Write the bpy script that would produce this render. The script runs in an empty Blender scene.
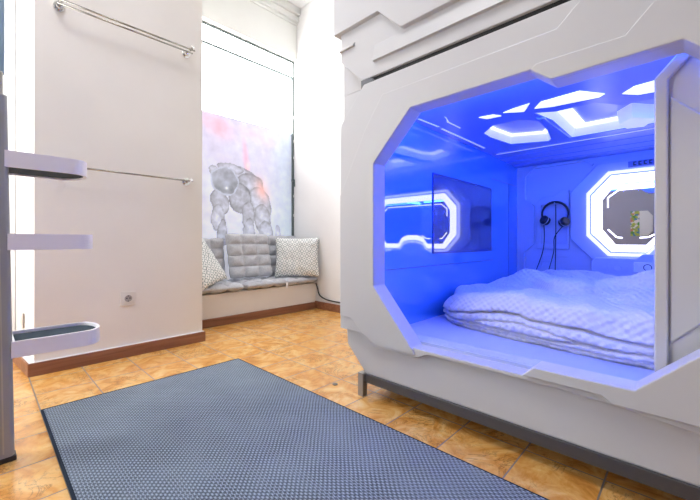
import bpy, bmesh, math, random
from mathutils import Vector, Matrix, noise
from mathutils.geometry import tessellate_polygon
random.seed(7)
sc = bpy.context.scene
COL = sc.collection
PI = math.pi

# ------------------------------------------------------------------ materials
def mat(name, col=(.8, .8, .8), rough=.5, metal=0, spec=.5, emit=None, es=0, coat=0, coat_rough=.03, sheen=0):
    m = bpy.data.materials.new(name); m.use_nodes = True
    b = m.node_tree.nodes['Principled BSDF']
    b.inputs['Base Color'].default_value = (*col, 1)
    b.inputs['Roughness'].default_value = rough
    b.inputs['Metallic'].default_value = metal
    b.inputs['Specular IOR Level'].default_value = spec
    b.inputs['Coat Weight'].default_value = coat
    b.inputs['Coat Roughness'].default_value = coat_rough
    b.inputs['Sheen Weight'].default_value = sheen
    if emit:
        b.inputs['Emission Color'].default_value = (*emit, 1)
        b.inputs['Emission Strength'].default_value = es
    return m

def nd(m, t, **kw):
    n = m.node_tree.nodes.new(t)
    for k, v in kw.items():
        if k in n.inputs: n.inputs[k].default_value = v
        else: setattr(n, k, v)
    return n
def ln(m, a, b): m.node_tree.links.new(a, b)
def bsdf(m): return m.node_tree.nodes['Principled BSDF']
def ramp(m, fac, stops, interp='LINEAR'):
    r = nd(m, 'ShaderNodeValToRGB'); cr = r.color_ramp; cr.interpolation = interp
    while len(cr.elements) < len(stops): cr.elements.new(.5)
    for e, (p, c) in zip(cr.elements, stops): e.position = p; e.color = (*c, 1)
    ln(m, fac, r.inputs[0]); return r.outputs[0]
def mixc(m, fac, a, b, mode='MIX'):
    n = nd(m, 'ShaderNodeMix', data_type='RGBA', blend_type=mode)
    for s, v in ((n.inputs[0], fac), (n.inputs[6], a), (n.inputs[7], b)):
        if hasattr(v, 'links'): ln(m, v, s)
        else: s.default_value = v if isinstance(v, (int, float)) else (*v, 1)
    return n.outputs[2]
def math_(m, op, a, b=0.0):
    n = nd(m, 'ShaderNodeMath', operation=op)
    for s, v in ((n.inputs[0], a), (n.inputs[1], b)):
        if hasattr(v, 'links'): ln(m, v, s)
        else: s.default_value = v
    return n.outputs[0]
def objco(m, scale=(1, 1, 1), loc=(0, 0, 0), rot=(0, 0, 0), src='Object'):
    t = nd(m, 'ShaderNodeTexCoord'); mp = nd(m, 'ShaderNodeMapping')
    mp.inputs['Scale'].default_value = scale; mp.inputs['Location'].default_value = loc; mp.inputs['Rotation'].default_value = rot
    ln(m, t.outputs[src], mp.inputs[0]); return mp.outputs[0]
def bump(m, h, strength=.3, dist=.002):
    b = nd(m, 'ShaderNodeBump'); b.inputs['Strength'].default_value = strength; b.inputs['Distance'].default_value = dist
    ln(m, h, b.inputs['Height']); ln(m, b.outputs[0], bsdf(m).inputs['Normal'])

def plaster(name, col):
    m = mat(name, col, .75, spec=.25)
    co = objco(m)
    n = nd(m, 'ShaderNodeTexNoise', Scale=3.0, Detail=5.0); ln(m, co, n.inputs[0])
    c = ramp(m, n.outputs[0], [(.3, tuple(x * .96 for x in col)), (.7, col)])
    ln(m, c, bsdf(m).inputs['Base Color'])
    n2 = nd(m, 'ShaderNodeTexNoise', Scale=60.0, Detail=4.0); ln(m, co, n2.inputs[0])
    bump(m, n2.outputs[0], .12, .002)
    return m
M = {}
M['cream'] = plaster('cream_wall_paint', (.85, .81, .76))
M['white_wall'] = plaster('white_wall_paint', (.88, .88, .88))
M['grey_wall'] = plaster('grey_wall_paint', (.40, .41, .50))
M['lintel'] = plaster('lintel_paint', (.78, .79, .76))

# glazed marbled floor tiles
def floor_mat():
    m = mat('orange_marbled_tile', (.8, .4, .1), .13, spec=.8)
    co = objco(m)
    sp = nd(m, 'ShaderNodeSeparateXYZ'); ln(m, co, sp.inputs[0])
    def cell(o, off, size):
        a = math_(m, 'DIVIDE', math_(m, 'SUBTRACT', o, off), size)
        return math_(m, 'FLOOR', a), math_(m, 'FRACT', a)
    cx, fx = cell(sp.outputs[0], .1775 - 2.2425, .22425)
    cyy, fy = cell(sp.outputs[1], .408 - 2.2460, .2246)
    def edge(f):  # distance to the nearest joint
        return math_(m, 'MINIMUM', f, math_(m, 'SUBTRACT', 1.0, f))
    e = math_(m, 'MINIMUM', edge(fx), edge(fy))
    grout = math_(m, 'LESS_THAN', e, .011)
    comb = nd(m, 'ShaderNodeCombineXYZ'); ln(m, cx, comb.inputs[0]); ln(m, cyy, comb.inputs[1])
    wn = nd(m, 'ShaderNodeTexWhiteNoise'); ln(m, comb.outputs[0], wn.inputs[0])
    add = nd(m, 'ShaderNodeVectorMath', operation='MULTIPLY_ADD')
    ln(m, wn.outputs['Color'], add.inputs[0]); add.inputs[1].default_value = (7, 7, 7); ln(m, co, add.inputs[2])
    n1 = nd(m, 'ShaderNodeTexNoise', Scale=8.0, Detail=6.0, Roughness=.62, Distortion=1.6); ln(m, add.outputs[0], n1.inputs[0])
    base = ramp(m, n1.outputs[0], [(.25, (.46, .17, .03)), (.42, (.70, .32, .07)), (.55, (.82, .46, .14)), (.72, (.90, .62, .28))])
    n2 = nd(m, 'ShaderNodeTexNoise', Scale=6.5, Detail=7.0, Roughness=.7, Distortion=2.6); ln(m, add.outputs[0], n2.inputs[0])
    v = math_(m, 'ABSOLUTE', math_(m, 'SUBTRACT', n2.outputs[0], .5))
    vein = ramp(m, v, [(0, (1, 1, 1)), (.018, (.25, .25, .25)), (.04, (0, 0, 0))])
    n3 = nd(m, 'ShaderNodeTexNoise', Scale=5.0, Detail=2.0); ln(m, add.outputs[0], n3.inputs[0])
    vmask = math_(m, 'MULTIPLY', vein, ramp(m, n3.outputs[0], [(.48, (0, 0, 0)), (.62, (.85, .85, .85))]))
    c = mixc(m, vmask, base, (.20, .085, .03))
    c = mixc(m, grout, c, (.20, .165, .14))
    ln(m, c, bsdf(m).inputs['Base Color'])
    rr = math_(m, 'ADD', math_(m, 'MULTIPLY', grout, .4), .20)
    ln(m, rr, bsdf(m).inputs['Roughness'])
    h = math_(m, 'SUBTRACT', math_(m, 'MULTIPLY', n1.outputs[0], .25), math_(m, 'MULTIPLY', grout, 1.0))
    bump(m, h, .35, .0015)
    return m
M['floor'] = floor_mat()

def rug_mat(name, dark, light, hem=False):
    m = mat(name, dark, .9, spec=.15, sheen=.2)
    co = objco(m)
    sp = nd(m, 'ShaderNodeSeparateXYZ'); ln(m, co, sp.inputs[0])
    S = 2 * PI / .0150
    sx = math_(m, 'SINE', math_(m, 'MULTIPLY', sp.outputs[0], S * .9))
    rowphase = math_(m, 'MULTIPLY', math_(m, 'FLOOR', math_(m, 'DIVIDE', sp.outputs[0], .0165 / 1.8)), PI)
    sy = math_(m, 'SINE', math_(m, 'ADD', math_(m, 'MULTIPLY', sp.outputs[1], S * .8), rowphase))
    p = math_(m, 'MULTIPLY', math_(m, 'ABSOLUTE', sx), math_(m, 'MULTIPLY_ADD', sy, .5))
    ab = nd(m, 'ShaderNodeMath', operation='MULTIPLY_ADD'); ln(m, sy, ab.inputs[0]); ab.inputs[1].default_value = .5; ab.inputs[2].default_value = .5
    p = math_(m, 'MULTIPLY', math_(m, 'ABSOLUTE', sx), ab.outputs[0])
    n = nd(m, 'ShaderNodeTexNoise', Scale=260.0, Detail=3.0); ln(m, co, n.inputs[0])
    n2 = nd(m, 'ShaderNodeTexNoise', Scale=5.0, Detail=3.0); ln(m, co, n2.inputs[0])
    q = math_(m, 'ADD', math_(m, 'MULTIPLY', p, .60), math_(m, 'MULTIPLY', n.outputs[0], .48))
    c = ramp(m, q, [(.16, dark), (.45, tuple((a + b) * .42 for a, b in zip(dark, light))), (.82, light)])
    c = mixc(m, ramp(m, n2.outputs[0], [(.35, (0, 0, 0)), (.7, (.22, .22, .22))]), c, tuple(x * .8 for x in light))
    ln(m, c, bsdf(m).inputs['Base Color']); bump(m, q, .8, .004)
    return m
M['rug'] = rug_mat('blue_grey_weave', (.012, .018, .030), (.38, .47, .565))
M['hem'] = mat('rug_hem', (.022, .032, .05), .9, spec=.1)

def wood(name, a, b):
    m = mat(name, a, .42)
    co = objco(m, (1.2, 14, 22))
    n = nd(m, 'ShaderNodeTexNoise', Scale=2.0, Detail=5.0, Distortion=.6); ln(m, co, n.inputs[0])
    ln(m, ramp(m, n.outputs[0], [(.3, a), (.7, b)]), bsdf(m).inputs['Base Color'])
    bump(m, n.outputs[0], .15, .001)
    return m
M['wood'] = wood('brown_skirting_wood', (.20, .075, .035), (.36, .16, .085))
M['pod'] = mat('matt_white_plastic', (.60, .60, .605), .42, spec=.4)
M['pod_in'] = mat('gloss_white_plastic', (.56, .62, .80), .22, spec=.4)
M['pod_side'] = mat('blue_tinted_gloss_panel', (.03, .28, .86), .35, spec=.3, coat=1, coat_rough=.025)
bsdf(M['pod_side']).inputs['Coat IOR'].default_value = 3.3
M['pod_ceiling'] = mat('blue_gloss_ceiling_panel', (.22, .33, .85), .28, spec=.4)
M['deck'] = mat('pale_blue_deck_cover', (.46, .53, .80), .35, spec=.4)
M['gap'] = mat('black_gap_shade', (.01, .01, .01), .6)
M['steel'] = mat('grey_painted_steel', (.12, .12, .125), .4, metal=.6)
M['leg_steel'] = mat('pale_grey_steel', (.34, .33, .32), .42, metal=.5)
M['chrome'] = mat('chrome', (.82, .82, .80), .12, metal=1)
M['bar_metal'] = mat('satin_dark_chrome', (.36, .34, .29), .22, metal=.9)
M['ladder_steel'] = mat('brushed_ladder_steel', (.36, .37, .375), .45, metal=.2)
M['ladder_light'] = mat('satin_ladder_steel', (.50, .50, .44), .38, metal=.3)
M['ladder_blue'] = mat('blue_grey_ladder_tube', (.30, .42, .52), .35, metal=.4)
M['tread_white'] = mat('white_tread_plastic', (.92, .90, .93), .35)
M['tread_dark'] = mat('dark_tread_rubber', (.055, .075, .095), .9, spec=.1)
M['frame_dark'] = mat('dark_green_window_metal', (.10, .13, .13), .4, metal=.3)
M['led_white'] = mat('white_light_panel', (.9, .9, 1), .3, emit=(.78, .82, 1.0), es=1.15)
M['led_soft'] = mat('soft_light_panel', (.9, .9, 1), .3, emit=(.30, .34, 1.0), es=.75)
M['led_ring'] = mat('white_ring_light', (1, 1, 1), .3, emit=(1.0, .99, .97), es=2.6)
M['led_blue'] = mat('blue_led_strip', (.1, .2, 1), .3, emit=(.035, .145, 1.0), es=60)
M['rim_fill'] = mat('added_blue_rim_fill', (.1, .2, 1), .3, emit=(.05, .14, 1.0), es=34)
M['tv'] = mat('black_screen_glass', (.004, .03, .22), .3, spec=.3, coat=1, coat_rough=.01)
bsdf(M['tv']).inputs['Coat IOR'].default_value = 3.3
M['tv_frame'] = mat('black_screen_frame', (.01, .05, .30), .3)
M['mirror'] = mat('grey_mirror_glass', (.66, .68, .80), .02, metal=1)
M['black_plastic'] = mat('black_plastic', (.012, .012, .02), .35)
M['silver_plastic'] = mat('silver_plastic', (.6, .6, .6), .3, metal=.6)
M['outlet'] = mat('cream_plastic', (.80, .76, .70), .35)
M['socket_white'] = mat('white_socket_plastic', (.85, .85, .88), .3)
M['cable'] = mat('dark_cable', (.02, .025, .03), .5)
M['window_glow'] = mat('daylit_frosted_pane', (.9, .9, .9), .4, emit=(1, .99, .98), es=12)
M['hall_glow'] = mat('daylit_hall_pane', (.9, .9, .9), .4, emit=(.94, .97, 1.0), es=8)
M['added_lamp_glow'] = mat('added_lamp_diffuser', (.9, .9, .9), .4, emit=(.98, .98, 1.0), es=11)

def duvet_mat():
    m = mat('white_waffle_cotton', (.70, .70, .76), .85, spec=.15, sheen=.3)
    co = objco(m, rot=(0, 0, .2))
    sp = nd(m, 'ShaderNodeSeparateXYZ'); ln(m, co, sp.inputs[0])
    w = math_(m, 'MULTIPLY', math_(m, 'SINE', math_(m, 'MULTIPLY', math_(m, 'ADD', sp.outputs[0], sp.outputs[2]), 2 * PI / .034)), math_(m, 'SINE', math_(m, 'MULTIPLY', sp.outputs[1], 2 * PI / .034)))
    n = nd(m, 'ShaderNodeTexNoise', Scale=22.0, Detail=5.0); ln(m, co, n.inputs[0])
    bump(m, math_(m, 'ADD', math_(m, 'MULTIPLY', w, .5), math_(m, 'MULTIPLY', n.outputs[0], 1.8)), .6, .010)
    return m
M['duvet'] = duvet_mat()
def fabric(name, a, b):
    m = mat(name, a, .9, spec=.12, sheen=.2)
    co = objco(m)
    n = nd(m, 'ShaderNodeTexNoise', Scale=90.0, Detail=3.0); ln(m, co, n.inputs[0])
    ln(m, ramp(m, n.outputs[0], [(.3, a), (.7, b)]), bsdf(m).inputs['Base Color'])
    bump(m, n.outputs[0], .25, .001)
    return m
M['grey_fabric'] = fabric('grey_cushion_cotton', (.47, .485, .53), (.58, .60, .65))
def pillow_pattern():
    m = mat('diamond_print_cotton', (.85, .87, .86), .9, spec=.12)
    t = nd(m, 'ShaderNodeTexCoord'); sp = nd(m, 'ShaderNodeSeparateXYZ'); ln(m, t.outputs['Object'], sp.inputs[0])
    P = .050
    def tri(o):
        f = math_(m, 'FRACT', math_(m, 'DIVIDE', o, P))
        return math_(m, 'ABSOLUTE', math_(m, 'SUBTRACT', f, .5))
    d = math_(m, 'ADD', tri(math_(m, 'ADD', sp.outputs[0], 5.0)), tri(math_(m, 'ADD', sp.outputs[1], 5.0)))
    s = math_(m, 'FRACT', math_(m, 'MULTIPLY', d, 2.0))
    lines = math_(m, 'LESS_THAN', s, .34)
    c = mixc(m, lines, (.88, .90, .89), (.36, .42, .44))
    ln(m, c, bsdf(m).inputs['Base Color'])
    return m
M['pillow'] = pillow_pattern()

# ------------------------------------------------------------------ object helpers
def tag(o, label=None, cat=None, group=None, kind=None):
    if label: o['label'] = label
    if cat: o['category'] = cat
    if group: o['group'] = group
    if kind: o['kind'] = kind
    return o
def empty(name, loc, label, cat, group=None, rot=(0, 0, 0)):
    o = bpy.data.objects.new(name, None); COL.objects.link(o); o.empty_display_size = .05
    o.location = loc; o.rotation_euler = rot
    return tag(o, label, cat, group)
def link(name, bm, m, parent=None, smooth=False, bev=0, seg=2, loc=None):
    me = bpy.data.meshes.new(name)
    bmesh.ops.recalc_face_normals(bm, faces=bm.faces)
    bm.to_mesh(me); bm.free()
    o = bpy.data.objects.new(name, me); COL.objects.link(o)
    for x in (m if isinstance(m, (list, tuple)) else [m]): me.materials.append(x)
    if smooth:
        for p in me.polygons: p.use_smooth = True
    if bev:
        b = o.modifiers.new('bevel', 'BEVEL'); b.width = bev; b.segments = seg; b.limit_method = 'ANGLE'; b.angle_limit = math.radians(28)
    if parent is not None:
        o.parent = parent
        if loc is None:       # geometry given in world coordinates
            w = parent; mw = Matrix()
            while w is not None:
                mw = Matrix.LocRotScale(w.location, w.rotation_euler, w.scale) @ mw; w = w.parent
            o.data.transform(mw.inverted())
    if loc is not None: o.location = loc
    return o
def struct(name, bm, m, **k):
    return tag(link(name, bm, m, **k), kind='structure')
def origin_to(o, loc):
    "move a world-space mesh's origin to loc"
    o.data.transform(Matrix.Translation(-Vector(loc))); o.location = loc; return o

def box(bm, x0, x1, y0, y1, z0, z1, mi=0):
    vs = [bm.verts.new((x, y, z)) for x in (x0, x1) for y in (y0, y1) for z in (z0, z1)]
    for f in ((0, 1, 3, 2), (4, 6, 7, 5), (0, 4, 5, 1), (2, 3, 7, 6), (0, 2, 6, 4), (1, 5, 7, 3)):
        bm.faces.new([vs[i] for i in f]).material_index = mi
    return bm
def B(*a): return box(bmesh.new(), *a)
def prism(bm, loops, axis, a, b, taper=None):
    """loops: outer loop then holes, as 2-D points in the two axes other than `axis` (in xyz order)."""
    def P(p, h):
        if axis == 'x': return (h, p[0], p[1])
        if axis == 'y': return (p[0], h, p[1])
        return (p[0], p[1], h)
    tess = tessellate_polygon([[Vector((p[0], p[1], 0)) for p in L] for L in loops])
    lay = []
    for h in (a, b):
        vs = []
        for li, L in enumerate(loops):
            for i, p in enumerate(L):
                q = p
                if taper and h == b: q = taper[li][i]
                vs.append(bm.verts.new(P(q, h)))
        for t in tess:
            try: bm.faces.new([vs[i] for i in t])
            except ValueError: pass
        lay.append(vs)
    k = 0
    for L in loops:
        n = len(L)
        for i in range(n):
            j = (i + 1) % n
            bm.faces.new([lay[0][k + i], lay[0][k + j], lay[1][k + j], lay[1][k + i]])
        k += n
    return bm
def PR(loops, axis, a, b, taper=None): return prism(bmesh.new(), loops, axis, a, b, taper)
def tube(bm, pts, r, n=10, closed=False, cap=True):
    pts = [Vector(p) for p in pts]; rings = []; N = len(pts); up = None
    for i, p in enumerate(pts):
        if closed: t = (pts[(i + 1) % N] - pts[i - 1]).normalized()
        else: t = (pts[min(i + 1, N - 1)] - pts[max(i - 1, 0)]).normalized()
        if up is None:
            up = Vector((0, 0, 1)) if abs(t.z) < .9 else Vector((1, 0, 0))
        up = (up - t * up.dot(t)).normalized(); s = t.cross(up)
        rr = r[i] if isinstance(r, (list, tuple)) else r
        rings.append([bm.verts.new(p + (up * math.cos(2 * PI * k / n) + s * math.sin(2 * PI * k / n)) * rr) for k in range(n)])
    for i in range(N if closed else N - 1):
        A, Bq = rings[i], rings[(i + 1) % N]
        for k in range(n): bm.faces.new([A[k], A[(k + 1) % n], Bq[(k + 1) % n], Bq[k]])
    if cap and not closed:
        bm.faces.new(rings[0][::-1]); bm.faces.new(rings[-1])
    return bm
def smooth_path(pts, n=8):
    out = []; P = [Vector(p) for p in pts]; P = [P[0]] + P + [P[-1]]
    for i in range(1, len(P) - 2):
        for k in range(n):
            t = k / n; a, b, c, d = P[i - 1:i + 3]
            out.append(.5 * ((2 * b) + (c - a) * t + (2 * a - 5 * b + 4 * c - d) * t * t + (3 * b - a - 3 * c + d) * t ** 3))
    out.append(P[-2]); return out
def disc(bm, c, axis, r0, h, n=24, r1=None):
    c = Vector(c); a = Vector(axis).normalized()
    return tube(bm, [c, c + a * h], [r0, r1 if r1 is not None else r0], n)
def copy_tree(o, parent=None):
    c = o.copy(); COL.objects.link(c); c.parent = parent
    for ch in [x for x in bpy.data.objects if x.parent == o]: copy_tree(ch, c)
    return c

# ================================================================== ROOM SHELL
CZ = 3.34
struct('floor', B(-1.5, 4.4, -2.6, 3.6, -.08, 0), M['floor'])
struct('ceiling', B(-1.5, 4.4, -2.6, 3.6, CZ, CZ + .1), M['white_wall'])
# block of wall carrying the towel rails
struct('wall_left', PR([[(.2, 2.53), (1.105, 2.53), (1.105, 3.5), (.13, 3.5), (.155, 2.95)]], 'z', 0, CZ), M['cream'])
struct('wall_hall', B(-1.4, .15, 3.0, 3.1, 0, CZ), M['white_wall'])
# window wall, with an opening
wx0, wx1, wz0, wz1 = 1.18, 2.5, .27, 2.775
struct('wall_window', PR([[(1.105, 0), (2.62, 0), (2.62, CZ), (1.105, CZ)], [(wx0, wz0), (wx1 - .001, wz0), (wx1 - .001, wz1), (wx0, wz1)]], 'y', 3.32, 3.5), M['white_wall'])
struct('wall_lintel', B(1.105, 2.5, 3.231, 3.32, 2.785, CZ), M['lintel'])
struct('wall_right', B(2.5, 2.62, 1.9, 3.5, 0, CZ), M['white_wall'])
struct('wall_nook', B(2.62, 4.3, 1.9, 2.0, 0, CZ), M['white_wall'])
struct('wall_far_right', B(4.2, 4.3, -2.5, 1.9, 0, CZ), M['grey_wall'])
# hall/room wall on the far left with a tall window opening
HY0, HY1, HZ0, HZ1 = 2.0, 2.95, .4, 2.8
struct('wall_entry', PR([[(-2.5, 0), (3.1, 0), (3.1, CZ), (-2.5, CZ)], [(HY0, HZ0), (HY1, HZ0), (HY1, HZ1), (HY0, HZ1)]], 'x', -1.4, -1.3), M['grey_wall'])
struct('wall_rear', B(-1.4, 4.3, -2.5, -2.4, 0, CZ), M['grey_wall'])
# cornices
cz = bmesh.new()
box(cz, 1.105, 2.5, 3.16, 3.231, 3.26, CZ); box(cz, 1.105, 2.5, 3.19, 3.231, 3.20, 3.26); box(cz, 1.105, 2.5, 3.215, 3.231, 3.165, 3.20)
struct('trim_1', cz, M['lintel'], bev=.008)
# skirting boards
def board(name, x0, x1, y0, y1, z=.075): struct(name, B(x0, x1, y0, y1, 0, z), M['wood'], bev=.004)
struct('baseboard_left', PR([[(.172, 2.512), (1.122, 2.512), (1.122, 2.88), (1.105, 2.88), (1.105, 2.53), (.2, 2.53), (.158, 2.95), (.13, 2.95)]], 'z', 0, .07), M['wood'], bev=.004)
struct('trim_2', PR([[(.178, 2.516), (1.112, 2.516), (1.112, 2.532), (.2, 2.532), (.165, 2.95), (.14, 2.95)]], 'z', .07, .074), M['white_wall'])
board('baseboard_bench', 1.122, 2.485, 2.88, 2.9, .069)
board('baseboard_right', 2.482, 2.5, 1.9, 2.9, .078)

# window seat (plastered bench)
seat = B(1.105, 2.5, 2.9, 3.32, 0, .27)
so = link('window_bench', seat, M['cream'], bev=.006)
tag(origin_to(so, (1.8, 3.1, 0)), 'low cream plastered bench built into the window alcove', 'bench')

# ---- window
w1 = struct('window_1', PR([[(wx0, wz0), (wx1, wz0), (wx1, wz1), (wx0, wz1)], [(wx0 + .03, wz0 + .03), (wx1 - .016, wz0 + .03), (wx1 - .016, wz1 - .018), (wx0 + .03, wz1 - .018)]], 'y', 3.286, 3.335), M['frame_dark'])
link('transom', B(wx0 + .03, wx1 - .016, 3.284, 3.335, 2.582, 2.602), M['frame_dark'], w1)
link('window_pane', B(wx0 + .03, wx1 - .016, 3.318, 3.324, wz0 + .03, 2.582), M['window_glow'], w1)
link('window_pane', B(wx0 + .03, wx1 - .016, 3.290, 3.296, 2.602, wz1 - .018), M['window_glow'], w1)
hb = bmesh.new(); box(hb, 2.462, 2.496, 3.262, 3.286, 1.40, 1.425); tube(hb, [(2.478, 3.27, 1.41), (2.478, 3.25, 1.41), (2.478, 3.246, 1.34)], .007, 8)
link('window_handle', hb, M['frame_dark'], w1)
for k, z in enumerate((2.12, 1.85, 1.66, 1.22, 1.0)):
    link('window_clip', B(2.487, 2.499, 3.28, 3.288, z, z + .03), M['chrome'], w1)

# ---- translucent print covering the lower window: an astronaut bending forward
def smooth01(t): t = max(0, min(1, t)); return t * t * (3 - 2 * t)
def printed_film():
    x0, x1, z0, z1 = 1.21, 2.484, .30, 1.955
    NX, NZ = 190, 250
    bm = bmesh.new(); lay = bm.verts.layers.float_color.new('ink')
    def ell(x, z, cx, cz, rx, rz, a=0):
        dx, dz = x - cx, z - cz; c, s = math.cos(a), math.sin(a)
        u = (dx * c + dz * s) / rx; v = (-dx * s + dz * c) / rz
        return u * u + v * v
    def fb(x, z, s, seed=0): return noise.fractal(Vector((x * s, z * s, seed)), 1.0, 2.0, 4)
    # suit pieces: centre, radii, tilt, tone
    body = [(1.86, 1.36, .22, .11, -.30, .60), (1.95, 1.26, .17, .17, -.3, .56), (2.06, 1.10, .15, .20, .2, .62), (1.83, 1.16, .13, .15, .2, .52),
            (1.62, 1.10, .085, .13, .35, .58), (1.60, .95, .070, .13, -.05, .64), (1.64, .80, .055, .14, -.1, .58), (1.93, .98, .075, .15, 0, .58), (1.94, .80, .065, .16, .0, .64),
            (2.10, .96, .10, .16, .1, .62), (2.15, .80, .085, .14, .2, .66), (2.30, .80, .032, .10, .1, .70), (1.60, .70, .12, .035, .1, .55), (1.93, .66, .11, .04, 0, .55),
            (1.73, 1.45, .15, .045, -.12, .58), (1.56, 1.40, .05, .05, 0, .56)]
    def colour(x, z):
        t = (z - z0) / (z1 - z0)
        b = Vector((.86, .87, .92)) * (1 - t) + Vector((.80, .83, .90)) * t
        n = fb(x, z, 2.3, 3)
        b = b.lerp(Vector((.76, .72, .83)), max(0, min(.8, (t - .42) * 1.6 + n * .5)) * .75)
        b = b.lerp(Vector((.74, .82, .88)), max(0, min(.7, (x - 2.15) * 2.4 + n * .4)) * .8)
        b = b.lerp(Vector((.95, .95, .97)), max(0, .55 - abs(t - .12) * 2.4))
        def glow(cx, cz_, rx, rz, a, c, k):
            nonlocal b
            e = math.exp(-1.6 * ell(x, z, cx, cz_, rx, rz, a)); b = b.lerp(Vector(c), e * k * (.8 + .5 * n))
        glow(1.60, 1.84, .17, .10, -.4, (.95, .66, .74), .85); glow(1.90, 1.60, .035, .20, .12, (.92, .62, .74), .7)
        glow(1.92, 1.50, .03, .05, 0, (1, .85, .85), .7); glow(2.03, 1.83, .22, .06, -.2, (.90, .72, .80), .6)
        b += Vector((1, 1, 1)) * fb(x, z, 12, 9) * .035
        xx, zz = x + fb(x, z, 9, 1) * .016, z + fb(x, z, 9, 5) * .016
        hit = None
        for cx, cz_, rx, rz, a, g in body:
            e = ell(xx, zz, cx, cz_, rx, rz, a)
            if e < 1:
                fold = .045 * math.sin(46 * (z * math.cos(a) + .5 * x) + 9 * cx + 5 * fb(x, z, 5, cx))
                g2 = g + .13 * (1 - e) - .10 * smooth01((e - .62) / .3) + .10 * fb(x, z, 26, cx) + fold
                hit = Vector((g2 * .98, g2, g2 * 1.08))
        e = ell(xx, zz, 1.675, 1.315, .145, .135, -.2)
        if e < 1.12:
            if e > .86: g2 = .70 + .08 * fb(x, z, 20, 1)
            else: g2 = .55 + .16 * fb(x, z, 11, 2) + .35 * (z - 1.30) - .25 * (x - 1.68)
            hit = Vector((g2 * .96, g2, g2 * 1.09))
            k = math.exp(-1.5 * ell(x, z, 1.69, 1.245, .022, .018)); hit = hit.lerp(Vector((.95, .96, .98)), k)
        if hit is not None: b = b.lerp(hit, .74)
        glow(2.09, 1.27, .09, .15, .35, (.98, .76, .74), .9)
        return b
    V = []
    for j in range(NZ + 1):
        row = []
        for i in range(NX + 1):
            x = x0 + (x1 - x0) * i / NX; z = z0 + (z1 - z0) * j / NZ
            v = bm.verts.new((x, 3.312, z)); c = colour(x, z)
            v[lay] = (c[0] ** 2.2 if c[0] > 0 else 0, c[1] ** 2.2 if c[1] > 0 else 0, c[2] ** 2.2 if c[2] > 0 else 0, 1); row.append(v)
        V.append(row)
    for j in range(NZ):
        for i in range(NX): bm.faces.new((V[j][i], V[j][i + 1], V[j + 1][i + 1], V[j + 1][i]))
    # back sheet gives the film its thickness
    box(bm, x0, x1, 3.3125, 3.3145, z0, z1)
    m = mat('printed_window_film', (.8, .8, .8), .5, spec=.3)
    a = nd(m, 'ShaderNodeAttribute', attribute_name='ink')
    ln(m, a.outputs['Color'], bsdf(m).inputs['Base Color']); ln(m, a.outputs['Color'], bsdf(m).inputs['Emission Color'])
    bsdf(m).inputs['Emission Strength'].default_value = .37
    o = link('printed_window_film', bm, m)
    return tag(origin_to(o, (1.85, 3.312, .30)), 'large pale backlit print of a crouching astronaut covering the lower window', 'window print')
printed_film()

# ---- hall window (outside the frame, lights the hall and the room)
w2 = struct('window_2', PR([[(HY0, HZ0), (HY1, HZ0), (HY1, HZ1), (HY0, HZ1)], [(HY0 + .05, HZ0 + .05), (HY1 - .05, HZ0 + .05), (HY1 - .05, HZ1 - .05), (HY0 + .05, HZ1 - .05)]], 'x', -1.36, -1.30), M['white_wall'])
link('window_pane', B(-1.345, -1.335, HY0 + .05, HY1 - .05, HZ0 + .05, HZ1 - .05), M['hall_glow'], w2)

# ================================================================== ROOM FITTINGS
# towel rails
def wall_mount(x, z, rods, r=.026, parent=None):
    g = bmesh.new()
    disc(g, (x, 2.53, z), (0, -1, 0), r, .012, 28); disc(g, (x, 2.52, z), (0, -1, 0), r * .72, .03, 24)
    yend = min(y for y, _ in rods) - .012
    disc(g, (x, 2.5, z), (0, -1, 0), .010, 2.5 - yend, 16)
    return g
r = empty('towel_rail', (.64, 2.53, 2.0), 'chrome double-bar towel rail high on the cream wall', 'towel rail')
for x in (.302, .988):
    link('mount', wall_mount(x, 2.018, [(2.41, 0)]), M['chrome'], r, smooth=False, bev=.001)
for y, z in ((2.410, 2.003), (2.448, 2.000)):
    link('bar', tube(bmesh.new(), [(.285, y, z), (1.003, y, z)], .0052, 14), M['bar_metal'], r, smooth=True)
r = empty('towel_rail', (.64, 2.53, 1.12), 'single chrome towel bar lower on the cream wall, running behind the top ladder step', 'towel rail')
for x in (.302, .988):
    link('mount', wall_mount(x, 1.130, [(2.44, 0)]), M['chrome'], r, bev=.001)
link('bar', tube(bmesh.new(), [(.285, 2.444, 1.127), (1.003, 2.444, 1.127)], .0055, 14), M['bar_metal'], r, smooth=True)

def wall_outlet(loc, rotz, label):
    t = empty('wall_outlet', loc, label, 'wall socket', rot=(0, 0, rotz))
    link('cover_plate', B(-.042, .042, -.009, 0, -.042, .042), M['outlet'], t, bev=.003, loc=(0, 0, 0))
    rg = PR([[(.026 * math.cos(a * PI / 12), .026 * math.sin(a * PI / 12)) for a in range(24)], [(.021 * math.cos(a * PI / 12), .021 * math.sin(a * PI / 12)) for a in range(24)]], 'y', -.013, -.008)
    link('socket_ring', rg, M['outlet'], t, bev=.001, loc=(0, 0, 0))
    ins = disc(bmesh.new(), (0, -.0085, 0), (0, -1, 0), .0205, .0012, 24)
    link('socket_face', ins, mat('socket_recess', (.42, .38, .34), .5), t, loc=(0, 0, 0))
    hs = bmesh.new()
    for x in (-.0085, .0085): disc(hs, (x, -.0095, .002), (0, -1, 0), .004, .001, 12)
    box(hs, -.003, .003, -.0108, -.0095, -.019, -.014); box(hs, -.003, .003, -.0108, -.0095, .014, .019)
    link('pin_holes', hs, M['black_plastic'], t, loc=(0, 0, 0))
    return t
wall_outlet((.638, 2.53, .362), 0, 'square cream wall socket low on the cream wall above the skirting')
wall_outlet((.176, 2.79, .26), -PI / 2 - .12, 'small cream socket on the end of the wall behind the ladder')

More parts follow.
